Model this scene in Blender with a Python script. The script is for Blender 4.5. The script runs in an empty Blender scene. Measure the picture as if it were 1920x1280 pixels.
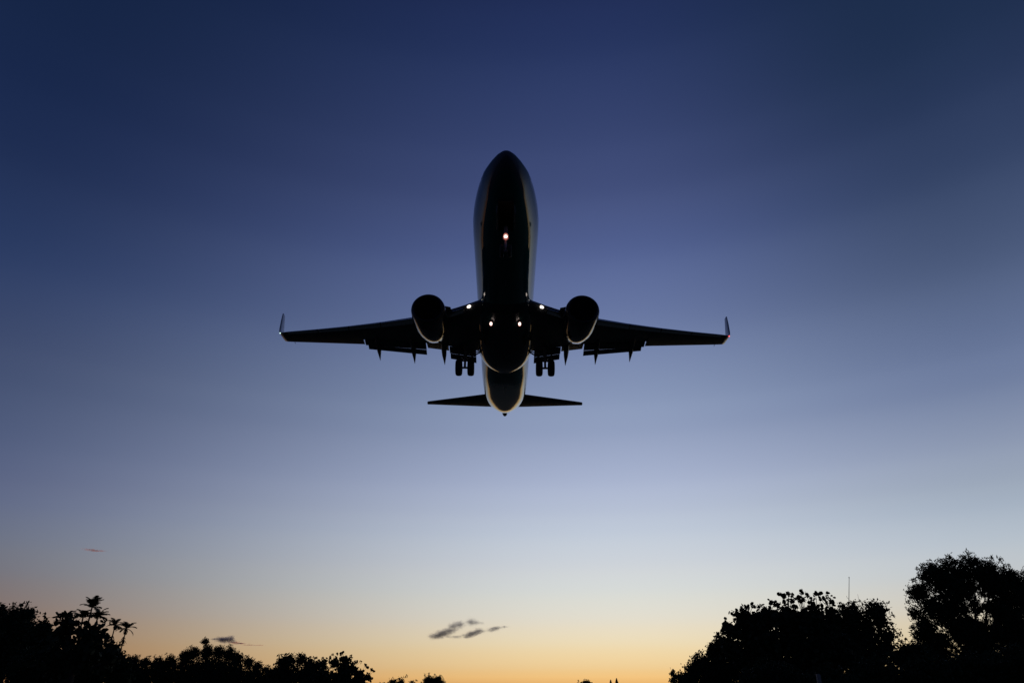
import bpy, bmesh, math, random
import numpy as np
from mathutils import Vector, Matrix

R = math.radians
scene = bpy.context.scene
col = scene.collection

# ------------------------------------------------------------------ camera
cam_data = bpy.data.cameras.new("camera")
cam_data.lens = 24.99
cam_data.sensor_width = 36.0
cam_data.clip_end = 120000.0
cam = bpy.data.objects.new("camera", cam_data)
col.objects.link(cam)
cam.location = (0, 0, 1.6)
cam.rotation_euler = (R(90 + 25.9), 0, 0)
scene.camera = cam

# ------------------------------------------------------------------ exposure
scene.view_settings.view_transform = 'Standard'
scene.view_settings.look = 'None'
scene.view_settings.exposure = 0.0
scene.view_settings.gamma = 1.0

# ------------------------------------------------------------------ world: dusk sky by direction
def lin(c):
    out = []
    for v in c:
        v /= 255.0
        out.append(v / 12.92 if v <= 0.04045 else ((v + 0.055) / 1.055) ** 2.4)
    return tuple(out) + (1.0,)

SKY_EL = [-3, 0.3, 1.2, 2.7, 4.3, 6.3, 8.2, 10.4, 12.2, 14.5, 18, 20.8, 25.9, 31.8, 36.8, 41, 47, 51.5, 75]
SKY = {
 'glow': [(150,95,50),(235,184,114),(240,204,146),(238,218,178),(229,221,202),(217,219,214),(207,212,217),(195,204,217),(184,194,213),(170,181,207),(149,162,192),(137,152,184),(113,128,167),(88,103,149),(70,83,127),(58,71,114),(43,57,99),(33,46,86),(25,37,69)],
 'west': [(80,50,32),(140,92,62),(136,92,66),(130,93,70),(118,96,90),(106,101,110),(99,104,122),(90,99,127),(83,93,125),(75,87,120),(66,79,112),(59,72,106),(44,60,98),(33,48,84),(26,41,76),(23,38,71),(20,35,66),(18,32,62),(18,30,58)],
 'north':[(100,70,45),(205,165,110),(210,180,130),(212,192,155),(205,196,178),(194,196,196),(184,193,202),(168,180,195),(155,167,185),(142,154,178),(118,132,163),(103,118,152),(80,95,128),(58,73,106),(44,59,92),(34,50,81),(28,44,74),(25,40,70),(20,32,62)],
 'back': [(22,26,38),(34,38,58),(36,40,62),(37,42,64),(38,43,66),(38,44,68),(38,44,70),(37,44,70),(36,43,70),(34,42,69),(32,41,68),(31,40,67),(29,40,68),(28,39,68),(27,38,67),(26,37,66),(24,35,64),(23,34,63),(20,31,60)],
}
world = bpy.data.worlds.new("World")
scene.world = world
world.use_nodes = True
nt = world.node_tree
N, L = nt.nodes, nt.links
N.clear()
def node(tree, t, **kw):
    n = tree.nodes.new(t)
    for k, v in kw.items():
        setattr(n, k, v)
    return n
def math_node(tree, op, a, b=None, clamp=False):
    n = node(tree, 'ShaderNodeMath', operation=op, use_clamp=clamp)
    for i, v in enumerate((a, b)):
        if v is None: continue
        if isinstance(v, (int, float)): n.inputs[i].default_value = v
        else: tree.links.new(v, n.inputs[i])
    return n.outputs[0]
tc = node(nt, 'ShaderNodeTexCoord')
sep = node(nt, 'ShaderNodeSeparateXYZ')
nrm = node(nt, 'ShaderNodeVectorMath', operation='NORMALIZE')
L.new(tc.outputs['Generated'], nrm.inputs[0]); L.new(nrm.outputs[0], sep.inputs[0])
elev = math_node(nt, 'MULTIPLY', math_node(nt, 'ARCSINE', sep.outputs['Z']), 180 / math.pi)
azim = math_node(nt, 'MULTIPLY', math_node(nt, 'ARCTAN2', sep.outputs['X'], sep.outputs['Y']), 180 / math.pi)
fac_el = math_node(nt, 'DIVIDE', math_node(nt, 'ADD', elev, 3.0), 78.0, clamp=True)
def ramp(name):
    r = node(nt, 'ShaderNodeValToRGB')
    r.color_ramp.interpolation = 'CARDINAL'
    els = r.color_ramp.elements
    while len(els) > 1: els.remove(els[-1])
    for i, (e, c) in enumerate(zip(SKY_EL, SKY[name])):
        p = (e + 3.0) / 78.0
        el = els[0] if i == 0 else els.new(p)
        el.position = p; el.color = lin(c)
    L.new(fac_el, r.inputs[0])
    return r.outputs[0]
def smooth(a, b, kind='LINEAR'):
    m = node(nt, 'ShaderNodeMapRange', interpolation_type=kind, clamp=True)
    L.new(azim, m.inputs['Value']); m.inputs['From Min'].default_value = a; m.inputs['From Max'].default_value = b
    return m.outputs['Result']
def mix(f, a, b):
    m = node(nt, 'ShaderNodeMix', data_type='RGBA')
    L.new(f, m.inputs['Factor']); L.new(a, m.inputs['A']); L.new(b, m.inputs['B'])
    return m.outputs['Result']
c = mix(smooth(9, -44, 'SMOOTHSTEP'), ramp('glow'), ramp('west'))
c = mix(smooth(9, 38, 'SMOOTHSTEP'), c, ramp('north'))
bk = ramp('back')
c = mix(smooth(42, 75), c, bk)
c = mix(smooth(-46, -78), c, bk)
bg = node(nt, 'ShaderNodeBackground')
bg.inputs['Strength'].default_value = 1.0
wo = node(nt, 'ShaderNodeOutputWorld')
L.new(c, bg.inputs['Color']); L.new(bg.outputs[0], wo.inputs['Surface'])

# the sun has set: it stands two degrees under the horizon and only reaches the highest cloud
sun_data = bpy.data.lights.new("sun", 'SUN')
sun_data.energy = 2.0; sun_data.angle = R(0.5); sun_data.color = (1.0, 0.30, 0.16)
sun = bpy.data.objects.new("sun", sun_data); col.objects.link(sun)
sun.location = (0, 0, 400)
_sd = Vector((math.sin(R(8)) * math.cos(R(2)), math.cos(R(8)) * math.cos(R(2)), -math.sin(R(2))))
sun.rotation_euler = _sd.to_track_quat('Z', 'Y').to_euler()

# ------------------------------------------------------------------ materials
MATS = {}
def principled(name, base, rough=0.5, metal=0.0, ior=1.5, coat=0.0, noise=0.0, nscale=3.0, bump=0.0, spec=0.5):
    m = bpy.data.materials.new(name); m.use_nodes = True
    t = m.node_tree; b = t.nodes['Principled BSDF']
    b.inputs['Roughness'].default_value = rough; b.inputs['Metallic'].default_value = metal
    b.inputs['IOR'].default_value = ior; b.inputs['Coat Weight'].default_value = coat
    b.inputs['Coat Roughness'].default_value = 0.06
    b.inputs['Base Color'].default_value = tuple(base) + (1,)
    b.inputs['Specular IOR Level'].default_value = spec
    if noise:
        co = node(t, 'ShaderNodeTexCoord'); nz = node(t, 'ShaderNodeTexNoise')
        nz.inputs['Scale'].default_value = nscale; nz.inputs['Detail'].default_value = 5
        t.links.new(co.outputs['Object'], nz.inputs['Vector'])
        mx = node(t, 'ShaderNodeMix', data_type='RGBA')
        mx.inputs['A'].default_value = tuple(v * (1 - noise) for v in base) + (1,)
        mx.inputs['B'].default_value = tuple(min(1, v * (1 + noise)) for v in base) + (1,)
        t.links.new(nz.outputs[0], mx.inputs['Factor']); t.links.new(mx.outputs['Result'], b.inputs['Base Color'])
        if bump:
            bp = node(t, 'ShaderNodeBump'); bp.inputs['Strength'].default_value = bump
            t.links.new(nz.outputs[0], bp.inputs['Height']); t.links.new(bp.outputs[0], b.inputs['Normal'])
    MATS[name] = m
    return m
def emitter(name, color, strength):
    m = bpy.data.materials.new(name); m.use_nodes = True
    b = m.node_tree.nodes['Principled BSDF']
    b.inputs['Base Color'].default_value = (0.05, 0.05, 0.05, 1)
    b.inputs['Emission Color'].default_value = tuple(color) + (1,)
    b.inputs['Emission Strength'].default_value = strength
    MATS[name] = m
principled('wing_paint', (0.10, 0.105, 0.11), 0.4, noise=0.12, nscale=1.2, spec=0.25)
principled('belly_paint', (0.02, 0.05, 0.055), 0.07, ior=1.42, noise=0.15, nscale=1.5)
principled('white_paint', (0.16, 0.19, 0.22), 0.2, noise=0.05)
principled('bare_metal', (0.85, 0.86, 0.88), 0.22, metal=1.0, noise=0.1)
principled('dark_metal', (0.10, 0.10, 0.11), 0.45, metal=0.8, noise=0.2)
principled('gear_paint', (0.34, 0.35, 0.36), 0.4, noise=0.15, nscale=8)
principled('tyre_rubber', (0.022, 0.022, 0.023), 0.75, noise=0.2, nscale=20)
principled('nacelle_paint', (0.05, 0.06, 0.065), 0.08, noise=0.1)
principled('inside_black', (0.015, 0.015, 0.016), 0.6)
principled('windshield_glass', (0.01, 0.012, 0.016), 0.05, coat=1.0)
principled('bark', (0.07, 0.05, 0.035), 0.9, noise=0.4, nscale=9, bump=0.5)
principled('leaf_dark', (0.040, 0.058, 0.026), 0.75, noise=0.5, nscale=1.3, spec=0.12)
principled('leaf_olive', (0.045, 0.056, 0.026), 0.75, noise=0.5, nscale=1.1, spec=0.12)
principled('leaf_palm', (0.05, 0.075, 0.03), 0.55, noise=0.4, nscale=2, spec=0.12)
principled('soil', (0.035, 0.042, 0.022), 0.95, noise=0.5, nscale=0.4)
principled('post_wood', (0.36, 0.33, 0.28), 0.85, noise=0.3, nscale=12)
principled('mast_paint', (0.25, 0.25, 0.26), 0.5)
emitter('landing_lamp', (1.0, 0.86, 0.76), 2.4)
emitter('lamp_glare_fringe', (1.0, 0.28, 0.22), 0.42)  # warm glare fringe round the lamps, put in as emission
emitter('wing_lamp_white', (0.72, 1.0, 0.92), 1.6)
emitter('wing_lamp_red', (1.0, 0.10, 0.10), 2.5)
emitter('small_lamp', (1.0, 0.95, 0.85), 0.35)

# fuselage: white above, dark teal belly, a line of cabin windows
def fuselage_material():
    m = bpy.data.materials.new('fuselage_paint'); m.use_nodes = True
    t = m.node_tree; b = t.nodes['Principled BSDF']
    b.inputs['Roughness'].default_value = 0.07; b.inputs['IOR'].default_value = 1.38
    co = node(t, 'ShaderNodeTexCoord'); s = node(t, 'ShaderNodeSeparateXYZ')
    t.links.new(co.outputs['Object'], s.inputs[0])
    # the teal belly line: low at the nose, level along the body, sweeping up with the tail
    fc = node(t, 'ShaderNodeFloatCurve'); cv = fc.mapping.curves[0]
    pts = [(0, -1.00), (1.5, -1.32), (3.0, -1.36), (5.0, -1.20), (7.0, -1.12), (24.0, -1.12), (27.0, -0.72), (30.5, -0.15), (33.5, 0.32), (36.0, 0.66), (38.0, 0.88), (40, .9)]
    while len(cv.points) < len(pts): cv.points.new(0.5, 0.5)
    for p_, (y_, z_) in zip(cv.points, pts): p_.location = (y_ / 40, (z_ + 2) / 4); p_.handle_type = 'VECTOR'
    fc.mapping.update()
    t.links.new(math_node(t, 'DIVIDE', s.outputs['Y'], 40.0), fc.inputs['Value'])
    edge = math_node(t, 'SUBTRACT', math_node(t, 'MULTIPLY', fc.outputs[0], 4.0), 2.0)
    low = math_node(t, 'LESS_THAN', s.outputs['Z'], edge)
    mx = node(t, 'ShaderNodeMix', data_type='RGBA')
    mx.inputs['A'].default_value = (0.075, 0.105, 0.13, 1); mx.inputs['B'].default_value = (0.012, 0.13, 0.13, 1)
    t.links.new(low, mx.inputs['Factor'])
    fr = math_node(t, 'ABSOLUTE', math_node(t, 'SUBTRACT', math_node(t, 'FRACT', math_node(t, 'MULTIPLY', s.outputs['Y'], 1 / 0.508)), 0.5))
    w = math_node(t, 'MULTIPLY', math_node(t, 'LESS_THAN', fr, 0.22), math_node(t, 'LESS_THAN', math_node(t, 'ABSOLUTE', math_node(t, 'SUBTRACT', s.outputs['Z'], 0.48)), 0.17))
    w = math_node(t, 'MULTIPLY', w, math_node(t, 'MULTIPLY', math_node(t, 'GREATER_THAN', s.outputs['Y'], 5.4), math_node(t, 'LESS_THAN', s.outputs['Y'], 31.0)))
    mx2 = node(t, 'ShaderNodeMix', data_type='RGBA')
    t.links.new(w, mx2.inputs['Factor']); t.links.new(mx.outputs['Result'], mx2.inputs['A'])
    mx2.inputs['B'].default_value = (0.015, 0.017, 0.02, 1)
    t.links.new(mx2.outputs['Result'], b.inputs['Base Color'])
    MATS['fuselage_paint'] = m
fuselage_material()

# ------------------------------------------------------------------ helpers
def tag(o, label=None, cat=None, group=None, kind=None):
    if label: o['label'] = label
    if cat: o['category'] = cat
    if group: o['group'] = group
    if kind: o['kind'] = kind
    return o
def empty(name, loc=(0, 0, 0)):
    o = bpy.data.objects.new(name, None); col.objects.link(o); o.location = loc
    o.empty_display_size = 0.3
    return o
class MB:
    """collects rings, tubes and boxes; build() links them as one mesh object"""
    def __init__(self): self.v = []; self.f = []
    def loft(self, rings, cap=True, closed=True):
        o = len(self.v); n = len(rings[0])
        for r in rings: self.v += [tuple(p) for p in r]
        for i in range(len(rings) - 1):
            for j in range(n if closed else n - 1):
                a = o + i * n + j; b = o + i * n + (j + 1) % n
                self.f.append((a, b, b + n, a + n))
        if cap and closed:
            self.f.append(tuple(o + j for j in range(n))[::-1])
            self.f.append(tuple(o + (len(rings) - 1) * n + j for j in range(n)))
        return self
    def tube(self, pts, radii, n=10, squash=(1, 1)):
        rings = []
        pts = [Vector(p) for p in pts]
        for i, p in enumerate(pts):
            d = (pts[min(i + 1, len(pts) - 1)] - pts[max(i - 1, 0)]).normalized()
            ref = Vector((0, 0, 1)) if abs(d.z) < 0.9 else Vector((0, 1, 0))
            a = d.cross(ref).normalized(); b = a.cross(d)
            r = radii[i] if isinstance(radii, (list, tuple)) else radii
            rings.append([p + a * math.cos(t) * r * squash[0] + b * math.sin(t) * r * squash[1]
                          for t in (2 * math.pi * k / n for k in range(n))])
        return self.loft(rings)
    def revolve(self, prof, centre, axis='Y', n=32, sx=1.0, sz=1.0, cap=False):
        """prof: (axial, radius) pairs"""
        rings = []
        for a, r in prof:
            ring = []
            for k in range(n):
                t = 2 * math.pi * k / n
                c_, s_ = r * math.cos(t), r * math.sin(t)
                if axis == 'Y': ring.append((centre[0] + c_ * sx, centre[1] + a, centre[2] + s_ * sz))
                elif axis == 'X': ring.append((centre[0] + a, centre[1] + c_ * sx, centre[2] + s_ * sz))
                else: ring.append((centre[0] + c_ * sx, centre[1] + s_ * sz, centre[2] + a))
            rings.append(ring)
        return self.loft(rings, cap=cap)
    def box(self, c, s, rot=None):
        vs = [Vector((x * s[0] / 2, y * s[1] / 2, z * s[2] / 2)) for x in (-1, 1) for y in (-1, 1) for z in (-1, 1)]
        if rot is not None: vs = [rot @ v for v in vs]
        o = len(self.v); self.v += [tuple(Vector(c) + v) for v in vs]
        self.f += [tuple(o + i for i in q) for q in ((0, 1, 3, 2), (4, 6, 7, 5), (0, 4, 5, 1), (2, 3, 7, 6), (0, 2, 6, 4), (1, 5, 7, 3))]
        return self
    def prism(self, poly, off):
        """polygon of points extruded along off"""
        off = Vector(off)
        return self.loft([[Vector(p) for p in poly], [Vector(p) + off for p in poly]])
    def build(self, name, mat, parent=None, smooth=True, label=None, bevel=0.0):
        me = bpy.data.meshes.new(name)
        me.from_pydata([tuple(v) for v in self.v], [], self.f)
        bm = bmesh.new(); bm.from_mesh(me)
        bmesh.ops.recalc_face_normals(bm, faces=bm.faces)
        if bevel:
            bmesh.ops.bevel(bm, geom=bm.edges[:], offset=bevel, segments=2, affect='EDGES', clamp_overlap=True)
        if smooth:
            for f in bm.faces: f.smooth = True
            for e in bm.edges:
                if len(e.link_faces) == 2 and e.calc_face_angle(0) > R(42): e.smooth = False
        bm.to_mesh(me); bm.free()
        me.materials.append(MATS[mat])
        o = bpy.data.objects.new(name, me); col.objects.link(o)
        if parent is not None: o.parent = parent
        if label: o['label'] = label
        return o

# ------------------------------------------------------------------ ground
mb = MB()
mb.v = [(30000 * math.cos(2 * math.pi * k / 160), 30000 * math.sin(2 * math.pi * k / 160), 0) for k in range(160)]
mb.f = [tuple(range(160))]
tag(mb.build('ground', 'soil', smooth=False), kind='structure')

# ================================================================== the airliner
# local frame: X to the picture's right, Y towards the tail, Z up; origin at the nose, on the fuselage axis
plane = empty('airliner', (-0.277, 26.932, 25.336))
plane.rotation_euler = (-0.0140282, 0.0020135, 0.0108586)
tag(plane, 'twin engine passenger jet with upturned winglets and lowered wheels, flying low overhead', 'airplane')

# ---- fuselage
FUS = [  # y, half width, top, bottom, height of greatest width
 (0.00, 0.03, -0.50, -0.56, -0.53), (0.05, 0.16, -0.36, -0.72, -0.53), (0.18, 0.31, -0.22, -0.89, -0.53), (0.45, 0.52, -0.04, -1.10, -0.51),
 (0.9, 0.77, 0.14, -1.34, -0.46), (1.4, 0.99, 0.30, -1.53, -0.39), (1.9, 1.17, 0.52, -1.66, -0.31), (2.5, 1.29, 0.86, -1.78, -0.22),
 (3.1, 1.43, 1.22, -1.86, -0.14), (3.9, 1.58, 1.57, -1.93, -0.07), (4.9, 1.74, 1.81, -1.98, -0.03), (6.0, 1.85, 1.96, -2.01, 0),
 (7.2, 1.88, 2.0, -2.01, 0), (10, 1.88, 2.0, -2.01, 0), (14, 1.88, 2.0, -2.01, 0), (18, 1.88, 2.0, -2.01, 0), (22, 1.88, 2.0, -2.01, 0), (24.3, 1.88, 2.0, -2.01, 0),
 (25.6, 1.88, 2.0, -1.82, 0.02), (27.2, 1.88, 2.0, -1.55, 0.06), (29, 1.87, 2.0, -1.25, 0.12), (30.5, 1.84, 2.0, -1.00, 0.22), (32, 1.79, 2.0, -0.75, 0.36),
 (33.5, 1.68, 1.98, -0.50, 0.52), (34.7, 1.52, 1.93, -0.30, 0.66), (35.7, 1.23, 1.84, -0.13, 0.76), (36.5, 0.92, 1.72, 0.06, 0.86),
 (37.1, 0.65, 1.55, 0.27, 0.92), (37.5, 0.46, 1.40, 0.44, 0.93), (37.75, 0.33, 1.25, 0.57, 0.92), (37.86, 0.24, 1.14, 0.65, 0.90)]
def fus_ring(y, w, top, bot, zc, n=48):
    r = []
    for k in range(n):
        t = 2 * math.pi * k / n
        s_ = math.sin(t)
        c_ = math.cos(t)
        q = 1 - 0.33 * min(1, max(0, (y - 22.5) / 3.5)) * min(1, max(0, (38.2 - y) / 6.5))          # the aft belly is flatter, with a tighter corner
        if s_ < 0: c_ = math.copysign(abs(c_) ** q, c_); s_ = -abs(s_) ** q
        r.append((w * c_, y, zc + ((top - zc) if s_ > 0 else (zc - bot)) * s_))
    return r
def interp_fus(y):
    for a, b in zip(FUS, FUS[1:]):
        if a[0] <= y <= b[0]:
            f = (y - a[0]) / (b[0] - a[0])
            return [a[i] + (b[i] - a[i]) * f for i in range(1, 5)]
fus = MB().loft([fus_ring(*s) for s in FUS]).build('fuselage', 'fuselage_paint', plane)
# nose wheel bay: cut into the belly and lined in black
ct = MB().box((0, 3.35, -1.75), (0.80, 2.4, 0.9)).build('bay_form', 'inside_black', plane, smooth=False)
bo = fus.modifiers.new('bay', 'BOOLEAN'); bo.operation = 'DIFFERENCE'; bo.object = ct; bo.solver = 'EXACT'
dg = bpy.context.evaluated_depsgraph_get(); dg.update()
cut = bpy.data.meshes.new_from_object(fus.evaluated_get(dg))
fus.modifiers.clear(); fus.data = cut; cut.name = 'fuselage'
bpy.data.objects.remove(ct)
if len(cut.materials) > 1:
    for pl in cut.polygons: pl.material_index = 0
b_ = MB()
for c_, s_ in (((0, 3.35, -1.315), (.79, 2.39, .02)), ((-.39, 3.35, -1.60), (.012, 2.38, .55)), ((.39, 3.35, -1.60), (.012, 2.38, .55)), ((0, 2.16, -1.56), (.76, .012, .46)), ((0, 4.54, -1.60), (.76, .012, .54))): b_.box(c_, s_)
b_.build('wheel_bay', 'inside_black', fus, smooth=False)
# windshield panes lie on the nose skin
def skin(y, t, off=0.012):
    w, top, bot, zc = interp_fus(y)
    s_ = math.sin(t)
    return Vector(((w + off) * math.cos(t), y, zc + ((top - zc + off) if s_ > 0 else (zc - bot + off)) * s_))
for s in (-1, 1):
    for (t0, t1, ya0, ya1, yb0, yb1) in ((86, 58, 1.75, 2.45, 1.82, 2.55), (55, 34, 1.84, 2.58, 2.1, 2.85), (31, 19, 2.15, 2.9, 2.5, 2.95)):
        p = MB(); rings = []
        for i in range(5):
            f = i / 4; t = R(t0 + (t1 - t0) * f); y0 = ya0 + (yb0 - ya0) * f; y1 = ya1 + (yb1 - ya1) * f
            ring = [skin(y0 + (y1 - y0) * j / 4, t) for j in range(5)] + [skin(y1 - (y1 - y0) * j / 4, t, -0.02) for j in range(5)]
            rings.append([(v.x * s, v.y, v.z) for v in ring])
        p.loft(rings).build('windshield_pane', 'windshield_glass', fus)
# tail cone exhaust
MB().revolve([(-.2, 0.16), (-.1, 0.22), (0.2, 0.25), (0.55, 0.20), (0.55, 0.17), (0.3, 0.15), (0.3, 0.0)], (0, 37.84, 0.66), n=24, sz=1.1).build('exhaust_outlet', 'dark_metal', fus)
# blade antennas
for (y, h, l) in ((9.3, 0.26, 0.30), (26.4, 0.22, 0.28)):
    zb = interp_fus(y)[2] + 0.02
    MB().prism([(-0.02, y, zb), (-0.02, y + l, zb), (-0.02, y + l * 0.95, zb - h), (-0.02, y + l * 0.45, zb - h)], (0.04, 0, 0)).build('blade_antenna', 'white_paint', fus)
# little static line at the tail
MB().tube([(0.33, 37.0, 0.47), (0.36, 37.35, 0.36)], 0.012, 6).build('drain_mast', 'dark_metal', fus)

# ---- wing to body fairing
FAIR = [(11.6, .35, -1.95), (12.3, 1.05, -2.02), (13.0, 1.55, -2.10), (14.0, 1.86, -2.20), (15.5, 2.0, -2.30), (18, 2.04, -2.34), (19.6, 2.02, -2.34),
        (20.6, 1.95, -2.28), (21.3, 1.83, -2.22), (21.9, 1.66, -2.14), (22.4, 1.40, -2.06), (22.7, 1.14, -2.01), (22.92, .82, -1.975), (23.05, .45, -1.95)]
rings = []
for y, w, b in FAIR:
    zc = -0.95
    ring = []
    for k in range(40):
        t = 2 * math.pi * k / 40
        c_, s_ = math.cos(t), math.sin(t)
        ring.append((w * (abs(c_) ** 0.78) * (1 if c_ > 0 else -1), y, zc + (0.35 if s_ > 0 else (zc - b)) * (abs(s_) ** 0.86) * (1 if s_ > 0 else -1)))
    rings.append(ring)
fair = MB().loft(rings).build('belly_fairing', 'belly_paint', plane)

# ---- wings
def airfoil(le, te, tc, ang=0.0, s=1, n=12, cut0=0.0, cut1=1.0, grow=0.0):
    """ring of points; le, te are (x, y, z); ang tilts the thickness direction towards the tip; s mirrors"""
    le = Vector(le); te = Vector(te); ch = (te - le).length
    nv = Vector((-math.sin(ang), 0, math.cos(ang)))
    def th(x): return 5 * tc * ch * (0.2969 * math.sqrt(max(x, 0)) - 0.1260 * x - 0.3516 * x * x + 0.2843 * x ** 3 - 0.1036 * x ** 4)
    xs = [cut0 + (cut1 - cut0) * (1 - math.cos(math.pi * i / n)) / 2 for i in range(n + 1)]
    pts = []
    for x in reversed(xs): pts.append(le + (te - le) * x + nv * (th(x) * 1.15 + grow + 0.004))
    for x in (xs[1:] if cut0 == 0 else xs): pts.append(le + (te - le) * x - nv * (th(x) * 0.85 + grow + 0.004))
    return [(p.x * s, p.y, p.z) for p in pts]
def zwing(x): return -1.32 + 0.125 * (x - 1.88)
LEP = [(0.9, 12.5), (1.9, 13.35), (2.6, 13.95), (3.3, 14.5), (4.02, 15.02), (5.2, 15.72), (6.5, 16.48), (8.5, 17.52), (11.3, 18.85), (14, 20.02), (16.2, 20.92), (16.75, 21.17)]
def le_at(x):
    for a, b in zip(LEP, LEP[1:]):
        if a[0] <= x <= b[0]: return a[1] + (b[1] - a[1]) * (x - a[0]) / (b[0] - a[0])
    return LEP[-1][1]
TEP = [(0.9, 20.0), (2.2, 20.0), (4.12, 19.86), (4.13, 20.62), (5.70, 20.62), (5.72, 19.86), (10.52, 20.62), (10.53, 21.36), (16.2, 22.52), (16.75, 22.62)]
def te_at(x):
    for a, b in zip(TEP, TEP[1:]):
        if a[0] <= x <= b[0]: return a[1] + (b[1] - a[1]) * (x - a[0]) / max(1e-6, b[0] - a[0])
    return TEP[-1][1]
def thick(x): return 0.135 - 0.035 * min(1, x / 12)
XS = sorted(set([a[0] for a in LEP] + [a[0] for a in TEP] + [7.5, 9.5, 12.6]))
for s in (-1, 1):
    secs = []
    for x in XS:
        z = zwing(x); d = 0.02 * (te_at(x) - le_at(x))
        secs.append(airfoil((x, le_at(x), z + d * .5), (x, te_at(x), z - d), thick(x) * (1.18 if te_at(x) - le_at(x) < 7 and x < 10.53 else 1.0), 0, s))
    # rounded corner up into the winglet
    side = 'starboard' if s < 0 else 'port'
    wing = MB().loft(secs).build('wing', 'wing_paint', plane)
    wl = [airfoil((16.75, 21.17, zwing(16.75) + .01), (16.75, 22.62, zwing(16.75) - .03), .095, R(8), s),
          airfoil((17.0, 21.32, 0.62), (17.0, 22.70, 0.58), .09, R(30), s),
          airfoil((17.17, 21.50, 0.82), (17.17, 22.78, 0.80), .085, R(58), s),
          airfoil((17.26, 21.70, 1.15), (17.26, 22.86, 1.15), .08, R(78), s),
          airfoil((17.40, 22.14, 2.1), (17.40, 23.06, 2.1), .08, R(80), s),
          airfoil((17.53, 22.62, 2.98), (17.53, 23.22, 2.98), .08, R(81), s),
          airfoil((17.535, 22.75, 3.06), (17.535, 23.24, 3.06), .05, R(81), s)]
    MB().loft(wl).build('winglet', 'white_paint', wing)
    # leading edge slats, drooped a little, with a gap between neighbours
    for (xa, xb) in ((6.35, 8.75), (8.82, 11.25), (11.32, 13.75), (13.82, 16.3)):
        ss = []
        for i in range(5):
            x = xa + (xb - xa) * i / 4
            le, te, z = le_at(x), te_at(x), zwing(x)
            ch = 3.3 - 1.7 * (x - 6) / 10.3
            a0 = airfoil((x, le - 0.13, z - 0.055), (x, le - 0.13 + ch, z - 0.055 + 0.03), thick(x) * 1.1, 0, s, cut1=0.16)
            ss.append(a0)
        MB().loft(ss).build('slat', 'bare_metal', wing)
    kk = []
    for i in range(4):
        x = 2.75 + 1.2 * i / 3
        kk.append(airfoil((x, le_at(x) - 0.10, zwing(x) - 0.10), (x, le_at(x) + 0.85, zwing(x) - 0.16), 0.16, 0, s))
    MB().loft(kk).build('krueger_flap', 'bare_metal', wing)
    # flaps: two slotted panels per segment
    def flap(name, xa, xb, lea, leb, tea, teb, tc):
        ss = []
        for i in range(5):
            f = i / 4; x = xa + (xb - xa) * f
            ss.append(airfoil((x, lea[0] + (leb[0] - lea[0]) * f, lea[1] + (leb[1] - lea[1]) * f), (x, tea[0] + (teb[0] - tea[0]) * f, tea[1] + (teb[1] - tea[1]) * f), tc, 0, s))
        return MB().loft(ss).build(name, 'wing_paint', wing)
    flap('flap', 5.78, 10.42, (19.835, -0.937), (20.595, -0.317), (20.55, -1.10), (21.20, -0.45), .14)
    flap('aft_flap', 5.78, 10.22, (20.50, -1.157), (21.13, -0.497), (20.98, -1.33), (21.48, -0.65), .13)
    flap('flap', 2.12, 4.06, (19.97, -1.408), (19.86, -1.178), (20.75, -1.59), (20.62, -1.35), .14)
    flap('aft_flap', 2.12, 4.02, (20.69, -1.643), (20.57, -1.403), (21.28, -1.84), (21.10, -1.58), .13)
    # canoe fairings over the flap tracks
    for (x, yt, zt, ln, hk) in ((9.45, 22.30, -1.22, 3.0, .55), (6.78, 22.0, -1.60, 3.3, .55), (4.5, 21.7, -1.83, 3.2, .50)):
        pts, rad = [], []
        for (dy, dz, r_) in ((-ln, hk + .38, .01), (-ln + .25, hk + .34, .10), (-ln + .8, hk + .29, .165), (-1.7, hk + .24, .20), (-1.15, hk + .12, .20), (-.8, hk - .08, .165), (-.4, (hk - .08) * .5, .085), (-.12, .06, .03), (0, 0, .004)):
            pts.append((x * s, yt + dy, zt + dz)); rad.append(r_)
        MB().tube(pts, rad, 12, (0.95, 1.35)).build('flap_track_fairing', 'wing_paint', wing)
    # aileron strip and static wicks at the tip
    MB().tube([(16.2 * s, 22.5, zwing(16.2) - .05), (16.2 * s, 22.72, zwing(16.2) - .09)], 0.018, 6).build('static_wick', 'dark_metal', wing)
    # lamps
    def lamp(name, c_, r, mat, parent, sx=1, sz=1, tilt=0.0, rim=True):
        m = MB()
        rot = Matrix.Rotation(tilt, 3, 'Y')
        def ring(a, rr):
            return [Vector(c_) + rot @ Vector((rr * math.cos(2 * math.pi * k / 20) * sx, a, rr * math.sin(2 * math.pi * k / 20) * sz)) for k in range(20)]
        m.loft([ring(-r * .55, r * .15), ring(-r * .48, r * .5), ring(-r * .25, r * .86), ring(0, r), ring(r * .3, r)])
        o = m.build(name, mat, parent)
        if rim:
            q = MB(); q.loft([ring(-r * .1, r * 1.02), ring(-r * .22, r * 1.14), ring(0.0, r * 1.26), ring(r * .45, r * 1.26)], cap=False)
            q.build('lamp_glare_housing', 'lamp_glare_fringe', o)  # ring round the lens, made to glow as the lamp's glare fringe
        return o
    lamp('landing_light', (2.36 * s, le_at(2.36) - 0.02, zwing(2.36) - 0.03), 0.10, 'landing_lamp', plane, 1.55, 0.95, R(30) * s, rim=False)
    lamp('retractable_landing_light', (0.93 * s, 14.1, -2.36), 0.09, 'landing_lamp', plane, 0.9, 1.4)  # lens stretched tall so its shape takes in the bloom
    lamp('wingtip_light', (17.03 * s, 21.36, 0.60), 0.048, 'wing_lamp_white' if s < 0 else 'wing_lamp_red', wing, 1.2, 1.0, R(30) * s, rim=False)['label'] = 'greenish white wingtip light' if s < 0 else 'red wingtip light'
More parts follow.
